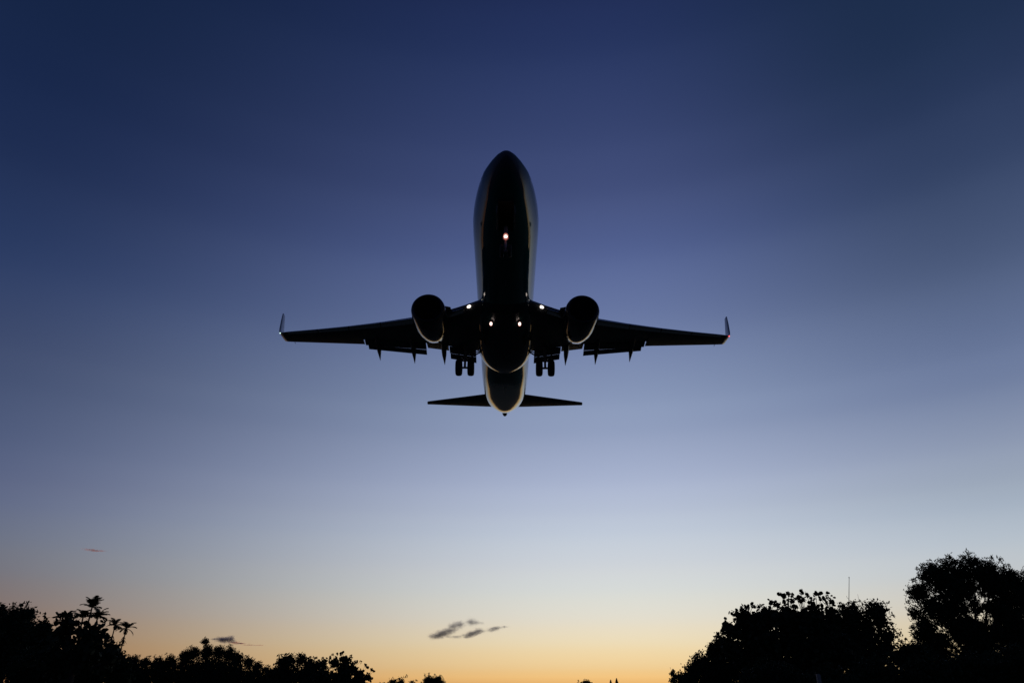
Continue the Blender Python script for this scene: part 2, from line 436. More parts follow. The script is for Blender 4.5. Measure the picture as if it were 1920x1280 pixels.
    lamp('wing_inspection_light', (1.52 * s, 12.95, -1.24), 0.02, 'small_lamp', fus, 0.8, 1.8, rim=False)
    # air scoops in the belly fairing
    MB().tube([(0.62 * s, 13.1, -2.05), (0.62 * s, 13.5, -2.12), (0.62 * s, 14.1, -2.2)], [0.16, 0.17, 0.10], 12, (1.4, .5)).build('air_inlet', 'dark_metal', fair)

    # ---- engine
    ex, ez = 4.95, -1.86
    sx = s
    eng = MB()
    outer = [(0.0, 0.90), (0.02, 0.955), (0.10, 1.005), (0.3, 1.045), (0.7, 1.08), (1.3, 1.09), (2.0, 1.085), (2.7, 1.03), (3.3, 0.92), (3.75, 0.81), (3.76, 0.795)]
    inner = [(3.75, 0.72), (3.0, 0.76), (0.95, 0.785), (0.95, 0.775), (0.55, 0.77), (0.2, 0.80), (0.05, 0.85), (0.0, 0.90)]
    rings = []
    for a, r in outer + inner:
        ring = []; r *= 1.04
        for k in range(48):
            t = 2 * math.pi * k / 48
            z = math.sin(t) * r
            if z < 0: z *= 0.97
            lean = -0.10 * (a / 3.76) ** 1.5 * s
            ring.append((ex * s + lean + math.cos(t) * r, 12.95 + a, ez + z + 0.055 * a * 0.9))
        rings.append(ring)
    engine = eng.loft(rings, cap=False).build('engine', 'nacelle_paint', plane)
    # polished lip
    lip = MB(); rings = []
    for a, r in ((0.27, 1.045), (0.10, 1.009), (0.02, 0.96), (-0.006, 0.90), (0.05, 0.846), (0.18, 0.80)):
        rings.append([(ex * s + math.cos(2 * math.pi * k / 48) * r * 1.04, 12.945 + a, ez + math.sin(2 * math.pi * k / 48) * r * 1.04 * (0.97 if k > 24 else 1) + .05 * a) for k in range(48)])
    lip.loft(rings, cap=False).build('inlet_lip', 'dark_metal', engine)
    fan = MB()
    for k in range(24):
        t = 2 * math.pi * k / 24; d = Vector((math.cos(t), 0, math.sin(t))); q = Vector((-math.sin(t), 0, math.cos(t)))
        cc = Vector((ex * s, 13.98, ez + .05))
        A = [cc + d * .2 + q * .03 + Vector((0, -.08, 0)), cc + d * .2 - q * .03 + Vector((0, .08, 0)), cc + d * .77 - q * .10 + Vector((0, .04, 0)), cc + d * .77 + q * .08 + Vector((0, -.05, 0))]
        fan.prism(A, (0, 0.012, 0))
    fan.revolve([(0.2, 0.0), (0.2, .77), (0.23, .77), (0.23, 0.0)], (ex * s, 13.98, ez + .05), n=32)
    fan.build('fan', 'dark_metal', engine)
    MB().revolve([(-0.42, 0.0), (-0.40, 0.03), (-0.2, 0.13), (0.0, 0.2), (.1, .22)], (ex * s, 13.93, ez + .05), n=24).build('spinner', 'dark_metal', engine)
    MB().revolve([(3.2, .66), (3.7, .60), (4.3, .47), (4.6, .40), (4.6, .37), (4.2, .36)], (ex * s - .08 * s, 12.95, ez + .2), n=32).build('core_nozzle', 'dark_metal', engine)
    MB().revolve([(4.2, .28), (4.6, .22), (5.0, .10), (5.15, .0)], (ex * s - .08 * s, 12.95, ez + .22), n=24).build('exhaust_cone', 'dark_metal', engine)
    py = MB()
    py.loft([[(ex * s + w * c1, y, z) for (c1, z) in ((-1, zb), (1, zb), (1, zt), (0, zt + .06), (-1, zt))] for (y, w, zb, zt) in
             ((13.9, .04, -1.1, -.80), (14.6, .17, -1.2, -.66), (15.4, .22, -1.25, -.60), (16.6, .23, -1.35, -.75), (17.6, .2, -1.4, -.85), (18.6, .05, -1.25, -.95))])
    py.build('pylon', 'wing_paint', engine)
    # inboard strake (a triangular fin on the cowl)
    MB().prism([((ex - .98) * s, 13.75, -1.28), ((ex - .96) * s, 14.85, -1.20), ((ex - 1.34) * s, 14.80, -0.99), ((ex - 1.32) * s, 14.40, -1.0)], (0, 0, 0.03)).build('strake', 'wing_paint', engine)

    # ---- main gear
    gx, gy, gz = 2.86, 19.45, -3.06
    g = empty('main_gear'); g.parent = plane; g.location = (gx * s, gy, gz)
    MB().tube([(0, 0, 0.05), (0, 0, .75)], .085, 14).tube([(0, 0, .7), (0.0, -.05, 1.95)], .135, 14).tube([(-.62, 0, 0), (.62, 0, 0)], .075, 12).tube([(0, .08, .05), (0, .34, .40)], .045, 8).tube([(0, .34, .40), (0, .1, .78)], .045, 8).build('shock_strut', 'gear_paint', g)
    MB().tube([(0, 0, .62), (-1.25 * s, .05, 1.35)], .055, 8).tube([(0, 0, 1.05), (-1.2 * s, .1, 1.4)], .045, 8).build('side_brace', 'gear_paint', g)
    MB().tube([(-.02, .02, .55), (-.24, .02, .84)], .032, 6).tube([(.02, .02, .55), (.24, .02, .84)], .032, 6).tube([(-.26, .05, .55), (.26, .05, .55)], .05, 8).build('brake_line', 'gear_paint', g)
    MB().prism([(.46 * s, -.42, .72), (.46 * s, .42, .72), (.40 * s, .5, 1.75), (.40 * s, -.5, 1.75)], (.035 * s, 0, 0)).build('gear_door', 'wing_paint', g)
    for q in (-1, 1):
        prof = [(-.22, .30), (-.235, .44), (-.215, .52), (-.15, .57), (-.07, .59), (.07, .59), (.15, .57), (.215, .52), (.235, .44), (.22, .30)]
        wh = MB().revolve(prof, (0.425 * q, 0, 0), axis='X', n=40).build('wheel', 'tyre_rubber', g)
        MB().revolve([(-.16, .0), (-.16, .12), (-.12, .2), (-.14, .29), (-.17, .305), (.17, .305), (.14, .29), (.12, .2), (.16, .12), (.16, 0)], (0.425 * q, 0, 0), axis='X', n=28).build('rim', 'gear_paint', wh)

# ---- tail surfaces
for s in (-1, 1):
    st = [airfoil((0.6, 32.55, .62), (0.6, 36.35, .62), .10, 0, s), airfoil((1.8, 33.62, .75), (1.8, 36.62, .75), .10, 0, s), airfoil((7.2, 37.00, 1.42), (7.2, 37.84, 1.42), .09, 0, s),
          airfoil((7.42, 37.16, 1.45), (7.42, 37.92, 1.45), .09, 0, s), airfoil((7.5, 37.42, 1.46), (7.5, 37.93, 1.46), .05, 0, s)]
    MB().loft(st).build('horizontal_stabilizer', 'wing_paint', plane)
fin = []
for (z, y0, y1, t) in ((1.6, 30.2, 36.9, .05), (2.2, 31.6, 36.95, .09), (3.2, 32.75, 37.2, .10), (8.6, 37.0, 39.0, .09), (8.8, 37.3, 39.05, .05)):
    fin.append([(p[1 - 1], p[1], p[2]) for p in [(q[2] - z, q[1], z) for q in airfoil((0, y0, z), (0, y1, z), t)]])
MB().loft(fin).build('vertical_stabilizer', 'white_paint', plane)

# ---- nose gear
ng = empty('nose_gear'); ng.parent = plane; ng.location = (0, 4.1, -3.45)
MB().tube([(0, 0, 0), (0, .02, .7)], .06, 12).tube([(0, .02, .65), (0, .1, 1.6)], .10, 12).tube([(-.3, 0, 0), (.3, 0, 0)], .05, 10).tube([(0, .1, .9), (0, .9, 1.5)], .045, 8).build('shock_strut', 'gear_paint', ng)
for q in (-1, 1):
    wh = MB().revolve([(-.09, .18), (-.1, .27), (-.07, .325), (0, .342), (.07, .325), (.1, .27), (.09, .18)], (.2 * q, 0, 0), axis='X', n=32).build('wheel', 'tyre_rubber', ng)
    MB().revolve([(-.07, 0), (-.06, .12), (-.085, .185), (.085, .185), (.06, .12), (.07, 0)], (.2 * q, 0, 0), axis='X', n=24).build('rim', 'gear_paint', wh)
    MB().prism([(.43 * q, -1.85, 1.52), (.43 * q, -.42, 1.46), (.46 * q, -.46, 1.00), (.46 * q, -1.75, 1.10)], (.03 * q, 0, 0)).build('gear_door', 'white_paint', ng)
tl = MB().revolve([(-.07, 0), (-.065, .05), (-.04, .08), (0, .095), (.03, .095)], (0, -.14, .77), n=20, sz=1.35).build('taxi_light', 'landing_lamp', ng)
MB().revolve([(.0, .099), (-.12, .112), (-.125, .126), (.0, .136), (.06, .11), (.07, .0)], (0, -.14, .77), n=20, sz=1.3).build('lamp_glare_housing', 'lamp_glare_fringe', tl)  # hood round the lens, with the warm glare put in as its own glow
for q in (-1, 1):
    MB().box((.155 * q, -.10, .70), (.035, .04, .16)).build('light_bracket', 'bare_metal', ng)
TREES = [
    ('broadleaf_tree', 'tallest broad dark tree at the right edge with sky gaps through its crown', 'tree', 'trees along the field edge', 'tuft', 32.84, 55.0, 0.24, 0.8, [(-1.84, -0.53, 8.82, 1.18), (-0.14, 0.09, 9.27, 1.19), (1.37, -0.27, 9.43, 1.11), (2.88, 0.21, 9.16, 1.11), (-3.01, 0.26, 7.77, 0.7), (-2.65, -0.89, 6.74, 1.01), (-1.16, -0.99, 7.66, 1.33), (0.65, 0.69, 8.29, 1.1), (2.99, -0.49, 8.22, 1.18), (3.87, -0.54, 8.78, 0.79), (3.67, 1.01, 7.11, 1.32), (2.64, -0.06, 6.01, 1.16), (-2.68, 0.69, 5.58, 0.92), (-0.93, -0.05, 6.38, 1.01), (-3.36, 0.28, 6.38, 0.54), (-0.74, -0.71, 4.94, 1.3), (1.61, 0.28, 4.87, 1.15), (-2.22, 0.75, 4.42, 1.29), (3.16, 0.05, 4.59, 1.52), (-3.41, 0.49, 4.94, 0.46), (0.28, 0.35, 5.83, 0.54), (1.86, -0.89, 8.37, 0.79), (1.23, 0.53, 6.74, 0.5), (1.03, 0.19, 8.22, 0.55), (2.18, -0.41, 8.41, 0.63), (1.53, -0.96, 8.07, 0.39), (0.53, 0.75, 6.74, 0.43), (1.77, -0.06, 6.74, 0.43), (0.37, 0.45, 5.48, 0.54), (1.36, 0.77, 5.58, 0.54), (0.71, 0.44, 4.94, 0.61), (-2.32, 0.86, 8.03, 0.63), (-1.73, -0.21, 5.83, 0.46), (-1.74, 0.61, 4.77, 0.53), (-2.06, -0.11, 6.01, 0.39), (0.8, 0.89, 5.51, 0.84), (2.1, 0.77, 7.85, 0.31), (-1.35, -0.82, 5.23, 0.61), (0.42, -0.74, 7.03, 0.35), (2.11, -0.58, 6.56, 0.39), (-2.72, 0.95, 3.2, 1.69), (0.29, -0.13, 3.2, 1.88)], [(1.4, 0.08, 10.66, 0.321), (1.0, -0.12, 10.39, 0.28), (1.62, 0.0, 10.31, 0.32), (-2.23, -0.07, 9.66, 0.358), (-1.77, -0.09, 9.89, 0.279), (-2.58, 0.05, 9.5, 0.238), (-3.28, 0.05, 8.29, 0.236), (-3.78, 0.24, 7.18, 0.312), (-3.99, 0.11, 6.67, 0.271), (-3.79, 0.26, 5.58, 0.231), (-3.95, 0.21, 5.41, 0.192), (0.09, 0.29, 10.43, 0.32), (3.14, 0.1, 10.31, 0.28), (3.61, -0.2, 10.16, 0.319), (4.32, 0.22, 9.73, 0.318), (1.13, 0.28, 7.47, 0.273), (1.43, 0.24, 7.18, 0.273), (1.93, 0.04, 7.55, 0.313), (0.66, 0.13, 6.52, 0.31), (1.29, -0.17, 6.01, 0.27), (-1.6, 0.2, 6.01, 0.386), (-1.12, 0.04, 4.94, 0.382), (-3.13, -0.13, 7.29, 0.312), (-3.27, -0.26, 5.83, 0.347), (-3.13, 0.21, 5.3, 0.345), (-2.93, 0.29, 8.74, 0.276), (-2.64, -0.25, 8.97, 0.237)]),
    ('broadleaf_tree', 'dark tree cut by the right frame edge behind the tallest tree', 'tree', 'trees along the field edge', 'tuft', 44.02, 64.0, 0.26, 1.0, [(-0.15, 0.22, 8.95, 1.19), (1.31, -0.08, 9.52, 1.56), (0.32, -0.44, 7.16, 2.25), (-1.33, -0.21, 5.49, 1.78), (-0.08, 0.4, 3.86, 2.64)], [(-0.45, 0.22, 10.18, 0.276), (-0.01, -0.27, 10.26, 0.276)]),
    ('broadleaf_tree', 'rounded dark tree under the thin mast with a ragged right side', 'tree', 'trees along the field edge', 'leaf', 22.8, 50.0, 0.22, 0.8, [(-0.38, 0.11, 5.88, 0.84), (0.9, -0.43, 5.94, 0.84), (1.52, 0.21, 5.42, 0.59), (1.57, -0.16, 4.58, 0.62), (1.63, 0.36, 3.94, 0.48), (0.25, 0.46, 4.9, 1.25), (-1.2, 0.01, 4.96, 1.18), (0.59, 0.47, 3.62, 1.31), (-1.13, -0.18, 3.31, 1.58), (-1.77, -0.4, 5.61, 0.56)], [(1.14, 0.06, 6.71, 0.248), (1.72, -0.28, 6.61, 0.212), (1.96, -0.18, 6.27, 0.247), (2.22, -0.06, 5.88, 0.211), (2.24, 0.07, 5.35, 0.21), (2.27, -0.21, 4.9, 0.244), (2.33, -0.27, 4.58, 0.243), (0.5, 0.22, 6.71, 0.212), (-0.14, -0.11, 6.67, 0.212), (-0.94, 0.28, 6.57, 0.212), (2.26, 0.24, 6.67, 0.142)]),
    ('broadleaf_tree', 'large leaved tree with round leaf clusters sticking up on thin twigs', 'tree', 'trees along the field edge', 'round', 15.19, 42.0, 0.21, 0.85, [(-2.3, -0.2, 4.89, 0.65), (-1.11, -0.06, 4.97, 0.71), (0.12, 0.03, 4.97, 0.77), (1.29, 0.23, 4.92, 0.74), (1.06, 0.16, 4.97, 0.59), (1.78, 0.1, 5.19, 0.41), (2.53, 0.19, 5.25, 0.3), (2.08, 0.71, 4.75, 0.59), (-2.96, 0.01, 4.37, 0.59), (-1.81, -0.11, 3.88, 1.22), (0.22, 0.36, 3.83, 1.34), (1.79, -0.43, 3.67, 1.22), (-3.26, -0.32, 3.48, 0.7), (-1.43, 0.77, 2.56, 1.43), (0.86, 0.03, 2.56, 1.43), (2.13, 0.08, 3.22, 1.15)], [(-0.2, -0.29, 6.23, 0.179), (0.02, -0.05, 6.14, 0.179), (0.3, 0.05, 6.34, 0.209), (0.36, -0.29, 6.2, 0.179), (0.29, 0.07, 5.97, 0.179), (0.5, 0.08, 5.95, 0.179), (-0.08, -0.26, 5.86, 0.149), (0.76, 0.08, 6.09, 0.179), (0.99, -0.02, 6.37, 0.15), (0.92, 0.11, 6.14, 0.179), (0.84, -0.09, 5.86, 0.149), (1.32, 0.12, 6.2, 0.179), (1.15, 0.14, 5.95, 0.208), (1.42, -0.29, 5.97, 0.208), (1.33, -0.26, 5.8, 0.178), (1.86, 0.11, 6.26, 0.209), (2.13, 0.28, 6.26, 0.209), (2.0, -0.15, 6.03, 0.149), (2.51, -0.03, 6.2, 0.209), (2.36, 0.06, 6.06, 0.149), (2.57, -0.11, 5.92, 0.208), (2.37, -0.08, 5.8, 0.208), (2.63, -0.11, 5.75, 0.208), (-2.39, -0.08, 5.53, 0.178), (-2.06, 0.06, 5.58, 0.178), (-1.84, -0.12, 5.64, 0.178), (-1.55, -0.07, 5.58, 0.208), (-1.21, 0.16, 5.66, 0.208), (-0.84, -0.28, 5.8, 0.178), (-0.57, 0.04, 5.78, 0.178), (-0.34, 0.14, 5.75, 0.208), (-3.03, -0.11, 5.19, 0.207), (-2.78, -0.17, 5.28, 0.207), (-3.37, 0.18, 4.81, 0.206), (-3.51, -0.16, 4.64, 0.176), (-3.69, -0.19, 4.37, 0.176), (-3.92, -0.04, 4.23, 0.175), (1.58, 0.12, 5.66, 0.267), (1.85, -0.24, 5.53, 0.267), (0.09, -0.11, 5.64, 0.267)]),
    ('sloping_shrub', 'big shrub stepping down left of the large leaved tree', 'shrub', 'shrubs along the field edge', 'leaf', 11.89, 46.0, 0.16, 1.0, [(-1.3, -0.12, 2.48, 0.5), (-0.63, 0.25, 2.85, 0.63), (0.2, -0.05, 3.46, 0.63), (0.77, 0.27, 3.95, 0.57), (-1.61, -0.25, 1.94, 0.62), (-0.16, -0.12, 2.31, 1.06), (1.06, 0.11, 2.8, 1.26), (0.21, 0.33, 1.52, 1.55)], [(-0.14, -0.03, 3.81, 0.191), (0.15, -0.16, 4.1, 0.159), (-0.75, -0.23, 3.43, 0.19), (-1.39, 0.02, 3.05, 0.189), (-1.16, -0.19, 3.17, 0.158), (-1.71, 0.18, 2.77, 0.157)]),
    ('small_shrub', 'small loose shrub at the far left foot of the sloping shrub', 'shrub', 'shrubs along the field edge', 'leaf', 9.24, 44.0, 0.15, 0.8, [(-0.18, 0.04, 2.23, 0.21), (0.08, -0.04, 2.12, 0.24), (-0.24, -0.03, 1.9, 0.21), (0.23, 0.05, 1.85, 0.3)], [(-0.16, 0.09, 2.42, 0.12), (-0.32, 0.18, 2.31, 0.12), (-0.44, -0.09, 2.01, 0.089)]),
    ('scrub_bush', 'thin twiggy bush in the gap between the mast tree and the tallest tree', 'bush', 'shrubs along the field edge', 'leaf', 20.45, 40.0, 0.17, 0.75, [(-0.3, -0.17, 3.27, 0.39), (0.05, -0.09, 3.12, 0.44), (0.5, 0.13, 3.37, 0.39), (-0.23, -0.1, 2.64, 0.66), (0.86, -0.07, 3.14, 0.44), (-0.75, -0.04, 2.96, 0.44)], [(-0.24, -0.05, 3.72, 0.111), (0.0, -0.05, 3.83, 0.083), (0.16, 0.25, 3.88, 0.083), (0.25, -0.21, 3.7, 0.111), (0.48, -0.3, 3.75, 0.111), (-0.42, 0.27, 3.57, 0.111)]),
    ('low_bush', 'low dark bush in front of the large leaved tree', 'bush', 'low bushes in front of the right trees', 'leaf', 9.94, 30.0, 0.16, 1.3, [(-0.01, 0.22, 1.64, 1.05), (-0.64, 0.2, 1.5, 0.74), (0.62, -0.03, 1.53, 0.79)], []),
    ('low_bush', 'low dark bush behind the pale post', 'bush', 'low bushes in front of the right trees', 'leaf', 12.14, 30.0, 0.16, 1.3, [(-0.01, 0.22, 1.51, 0.89), (-0.64, 0.15, 1.37, 0.62), (0.61, -0.1, 1.41, 0.67)], []),
    ('low_bush', 'low dark bush below the mast tree', 'bush', 'low bushes in front of the right trees', 'leaf', 14.03, 30.0, 0.16, 1.3, [(-0.01, 0.12, 1.82, 0.89), (-0.65, 0.12, 1.68, 0.62), (0.62, 0.06, 1.71, 0.67)], []),
    ('low_bush', 'low dark bush below the twiggy bush', 'bush', 'low bushes in front of the right trees', 'leaf', 15.89, 30.0, 0.16, 1.3, [(-0.01, 0.01, 1.95, 0.86), (-0.65, -0.07, 1.81, 0.6), (0.62, -0.06, 1.84, 0.64)], []),
    ('low_bush', 'low dark bush under the tallest tree', 'bush', 'low bushes in front of the right trees', 'leaf', 17.55, 30.0, 0.16, 1.3, [(-0.0, -0.14, 2.06, 0.9), (-0.66, -0.15, 1.92, 0.63), (0.62, 0.03, 1.95, 0.67)], []),
    ('low_bush', 'low dark bush in the bottom right corner', 'bush', 'low bushes in front of the right trees', 'leaf', 19.3, 30.0, 0.16, 1.3, [(-0.0, -0.11, 2.14, 0.94), (-0.66, 0.11, 1.99, 0.66), (0.62, -0.18, 2.03, 0.7)], []),
    ('broadleaf_tree', 'dense dark tree at the left frame edge', 'tree', 'trees on the left side', 'leaf', -32.53, 50.0, 0.22, 1.1, [(-0.79, 0.36, 5.45, 0.77), (-1.75, 0.17, 5.94, 0.84), (-0.08, 0.37, 5.88, 0.6), (0.43, 0.35, 5.94, 0.46), (0.05, 0.35, 4.64, 1.39), (1.01, 0.07, 4.58, 1.04), (-0.76, -0.56, 3.37, 2.06), (1.39, 0.24, 3.06, 1.71)], [(-1.47, -0.2, 6.51, 0.247), (-0.42, -0.12, 6.54, 0.212), (-0.13, 0.1, 6.51, 0.212), (0.28, 0.01, 6.54, 0.212), (0.54, -0.05, 6.51, 0.212), (-0.65, 0.26, 6.34, 0.212), (0.7, 0.07, 6.21, 0.176)]),
    ('small_tree', 'small dark tree right beside the dense left edge tree', 'tree', 'trees on the left side', 'leaf', -28.58, 47.0, 0.25, 1.0, [(-0.24, -0.03, 5.0, 0.33), (-0.17, -0.11, 4.31, 0.78), (0.46, 0.13, 4.16, 0.65), (-0.06, -0.02, 3.26, 1.29)], [(-0.46, 0.17, 5.65, 0.165), (-0.31, -0.09, 5.47, 0.198), (-0.86, -0.18, 5.56, 0.165), (-0.08, 0.02, 5.13, 0.164)]),
    ('broadleaf_tree', 'open large leaved tree below the three clustered palms', 'tree', 'trees on the left side', 'big', -21.35, 38.0, 0.34, 0.45, [(-1.0, 0.23, 4.35, 0.37), (-0.56, -0.24, 4.5, 0.21), (-0.0, 0.21, 4.01, 0.4), (0.67, 0.3, 3.86, 0.32), (-1.0, 0.22, 3.79, 0.58), (0.07, 0.23, 3.54, 0.58), (0.98, -0.36, 3.28, 0.42), (0.26, 0.09, 2.82, 0.94), (1.58, 0.26, 2.75, 0.57), (-0.78, -0.32, 2.82, 0.94)], [(-1.01, -0.14, 4.88, 0.16), (-0.73, -0.14, 4.82, 0.187), (-1.45, 0.02, 4.65, 0.187), (-1.27, -0.05, 4.75, 0.187), (-0.25, -0.02, 4.45, 0.159), (0.86, 0.17, 4.55, 0.16), (0.83, -0.3, 4.25, 0.212), (0.99, -0.27, 4.28, 0.186), (1.17, -0.22, 3.96, 0.185), (1.29, -0.23, 3.91, 0.132), (1.47, -0.26, 3.71, 0.184), (0.36, 0.28, 4.25, 0.212), (0.12, 0.21, 4.35, 0.186), (0.62, -0.25, 4.25, 0.186)]),
    ('spreading_bush', 'rounded bush at the foot of the two tall palms', 'bush', 'bushes on the left side', 'leaf', -23.06, 42.0, 0.18, 1.2, [(1.41, 0.0, 3.43, 0.41), (1.86, -0.25, 3.03, 0.4), (0.99, -0.25, 2.56, 1.15), (2.31, -0.2, 2.56, 0.46), (-0.62, 0.2, 2.17, 1.57), (-2.59, 0.12, 2.09, 1.57), (2.22, -0.19, 1.99, 0.68)], [(1.12, -0.19, 3.8, 0.145), (1.32, -0.1, 3.8, 0.145), (1.81, -0.23, 3.46, 0.116)]),
    ('wooded_rise_tree', 'leftmost low tree of the far wooded rise, beside the palm bush', 'tree', 'trees of the far wooded rise', 'leaf', -55.22, 115.0, 0.24, 1.0, [(-0.63, 0.03, 4.8, 1.1), (1.1, 0.13, 4.8, 0.79), (0.74, -0.16, 2.95, 2.34), (-1.02, -0.44, 2.46, 1.87)], [(-1.5, -0.19, 5.81, 0.237), (-0.39, -0.08, 5.81, 0.316), (0.1, 0.06, 5.74, 0.237), (1.62, 0.17, 5.67, 0.237)]),
    ('wooded_rise_tree', 'low flat topped tree second from left on the far wooded rise', 'tree', 'trees of the far wooded rise', 'leaf', -51.23, 115.0, 0.24, 1.0, [(-0.98, -0.07, 4.73, 1.02), (0.7, 0.17, 4.95, 1.02), (0.11, 0.18, 2.95, 2.65)], [(-1.68, -0.04, 5.74, 0.316), (0.02, -0.08, 5.96, 0.316), (0.82, -0.0, 5.88, 0.316)]),
    ('wooded_rise_tree', 'tree with a jutting left sprig on the shoulder of the far wooded rise', 'tree', 'trees of the far wooded rise', 'leaf', -47.7, 115.0, 0.24, 1.0, [(-0.61, 0.12, 5.67, 1.03), (0.65, -0.04, 6.1, 0.95), (0.0, 0.31, 3.38, 2.81)], [(-0.09, -0.02, 7.05, 0.318), (0.43, -0.15, 6.83, 0.317), (-0.22, 0.02, 6.9, 0.238), (0.9, 0.12, 6.83, 0.317), (-0.96, -0.26, 6.25, 0.317)]),
    ('wooded_rise_tree', 'highest tree of the far wooded rise, below the tiny crown', 'tree', 'trees of the far wooded rise', 'leaf', -44.29, 115.0, 0.24, 1.0, [(-0.97, -0.04, 6.25, 1.03), (0.77, -0.04, 6.25, 0.95), (0.09, 0.63, 3.52, 2.97)], [(-1.74, 0.26, 6.97, 0.317), (-0.8, -0.08, 7.05, 0.318), (0.1, 0.24, 6.9, 0.317), (0.81, 0.17, 6.9, 0.317)]),
    ('wooded_rise_tree', 'tree with a knob of leaves under the small grey cloud', 'tree', 'trees of the far wooded rise', 'leaf', -41.11, 115.0, 0.24, 1.0, [(-0.78, -0.14, 5.96, 1.03), (0.51, -0.02, 5.31, 1.02), (0.1, -0.56, 3.09, 2.66)], [(-1.14, 0.19, 7.12, 0.397), (-0.83, 0.1, 7.12, 0.397), (-0.04, 0.23, 6.25, 0.317), (0.58, 0.18, 6.32, 0.317)]),
    ('wooded_rise_tree', 'rightmost tree of the far wooded rise, sloping down right', 'tree', 'trees of the far wooded rise', 'leaf', -37.04, 115.0, 0.24, 1.0, [(-1.89, 0.17, 4.8, 0.87), (-0.47, 0.23, 4.23, 0.78), (0.85, 0.06, 3.8, 0.63), (-0.74, -0.48, 2.53, 2.18), (1.66, 0.09, 2.11, 1.87)], [(-2.04, -0.3, 5.74, 0.316), (-1.38, -0.21, 5.52, 0.237), (-2.45, 0.16, 5.81, 0.237)]),
    ('slender_tree', 'tiny round crown on a bare stem standing above the far wooded rise', 'tree', None, 'leaf', -46.3, 118.0, 0.26, 0.8, [(-0.69, -0.11, 7.94, 0.42), (-0.9, -0.07, 7.79, 0.29), (-0.4, -0.06, 7.71, 0.29)], [(-1.11, 0.23, 8.02, 0.18), (-0.24, -0.19, 8.17, 0.18), (-0.69, -0.29, 8.39, 0.164)]),
    ('broadleaf_tree', 'broad middle distance tree with a domed top left of the sprigged tree', 'tree', 'middle distance trees', 'leaf', -24.93, 90.0, 0.32, 1.1, [(-1.86, 0.51, 4.16, 0.62), (-0.66, -0.56, 4.39, 0.74), (0.38, 0.51, 4.44, 0.68), (1.55, 0.26, 3.99, 0.74), (2.81, 0.5, 3.77, 0.74), (-1.35, 0.67, 2.77, 1.71), (1.42, 0.12, 2.55, 1.83), (-2.49, 0.44, 2.99, 0.86)], [(-1.91, -0.28, 4.95, 0.247), (-0.56, 0.16, 5.07, 0.247), (0.19, 0.01, 5.01, 0.247), (2.21, 0.13, 4.61, 0.185), (3.08, -0.24, 4.61, 0.185)]),
    ('broadleaf_tree', 'middle distance tree with leafy sprigs and open right side', 'tree', 'middle distance trees', 'round', -17.48, 82.0, 0.27, 0.75, [(-1.14, 0.32, 3.88, 0.62), (-0.19, 0.55, 3.94, 0.62), (0.82, -0.56, 3.37, 0.62), (1.66, -0.22, 2.77, 0.61), (2.35, 0.08, 2.46, 0.33), (-0.33, 0.42, 2.56, 1.45), (-2.17, -0.33, 2.16, 1.33), (1.42, -0.41, 1.71, 1.33)], [(-0.41, -0.15, 4.91, 0.169), (-0.55, 0.07, 4.71, 0.197), (-1.01, 0.15, 4.81, 0.169), (-1.45, -0.06, 4.65, 0.197), (-1.75, -0.08, 4.35, 0.225), (0.33, -0.06, 4.29, 0.225), (0.54, -0.09, 4.5, 0.169), (1.09, -0.05, 3.99, 0.224), (1.6, -0.25, 3.99, 0.168), (2.08, 0.0, 3.68, 0.196), (2.26, 0.28, 3.48, 0.196), (2.78, -0.05, 3.27, 0.196), (2.91, 0.15, 3.07, 0.167), (2.54, -0.2, 2.87, 0.223), (-2.07, 0.11, 4.19, 0.225), (-0.08, 0.15, 4.5, 0.225)]),
    ('broadleaf_tree', 'low far treetop just right of the sprigged tree', 'tree', 'far treetops above the horizon', 'leaf', -21.95, 150.0, 0.36, 1.0, [(-0.86, 0.28, 2.08, 1.01), (0.84, 0.03, 2.35, 0.81), (-2.74, -0.03, 1.53, 0.91), (2.91, 0.23, 1.81, 0.81), (0.24, 0.63, 0.9, 1.41)], [(1.59, -0.21, 3.36, 0.305), (1.89, -0.24, 3.36, 0.305), (0.38, 0.15, 3.18, 0.305), (3.66, 0.25, 2.72, 0.305)]),
    ('broadleaf_tree', 'far rounded treetop below the long grey cloud', 'tree', 'far treetops above the horizon', 'leaf', -14.1, 140.0, 0.36, 1.2, [(-0.79, 0.01, 2.56, 0.95), (0.64, -0.05, 2.56, 0.95), (1.61, 0.19, 1.88, 0.85), (-1.49, -0.27, 1.54, 0.94), (0.13, -0.2, 1.2, 1.32)], [(-1.31, -0.18, 3.51, 0.285), (-0.74, 0.05, 3.59, 0.285), (0.3, -0.11, 3.59, 0.285), (1.46, -0.16, 3.25, 0.285)]),
    ('broadleaf_tree', 'tiny far domed treetop near the frame bottom beside the two spires', 'tree', 'far treetops above the horizon', 'leaf', 18.99, 200.0, 0.4, 1.2, [(0.07, 0.12, 2.24, 1.08), (-0.89, 0.26, 2.0, 0.95), (1.13, -0.12, 1.75, 0.81), (-0.12, 0.14, 1.03, 1.21)], [(-2.19, -0.05, 3.1, 0.271), (-2.21, 0.21, 2.73, 0.338)]),
]

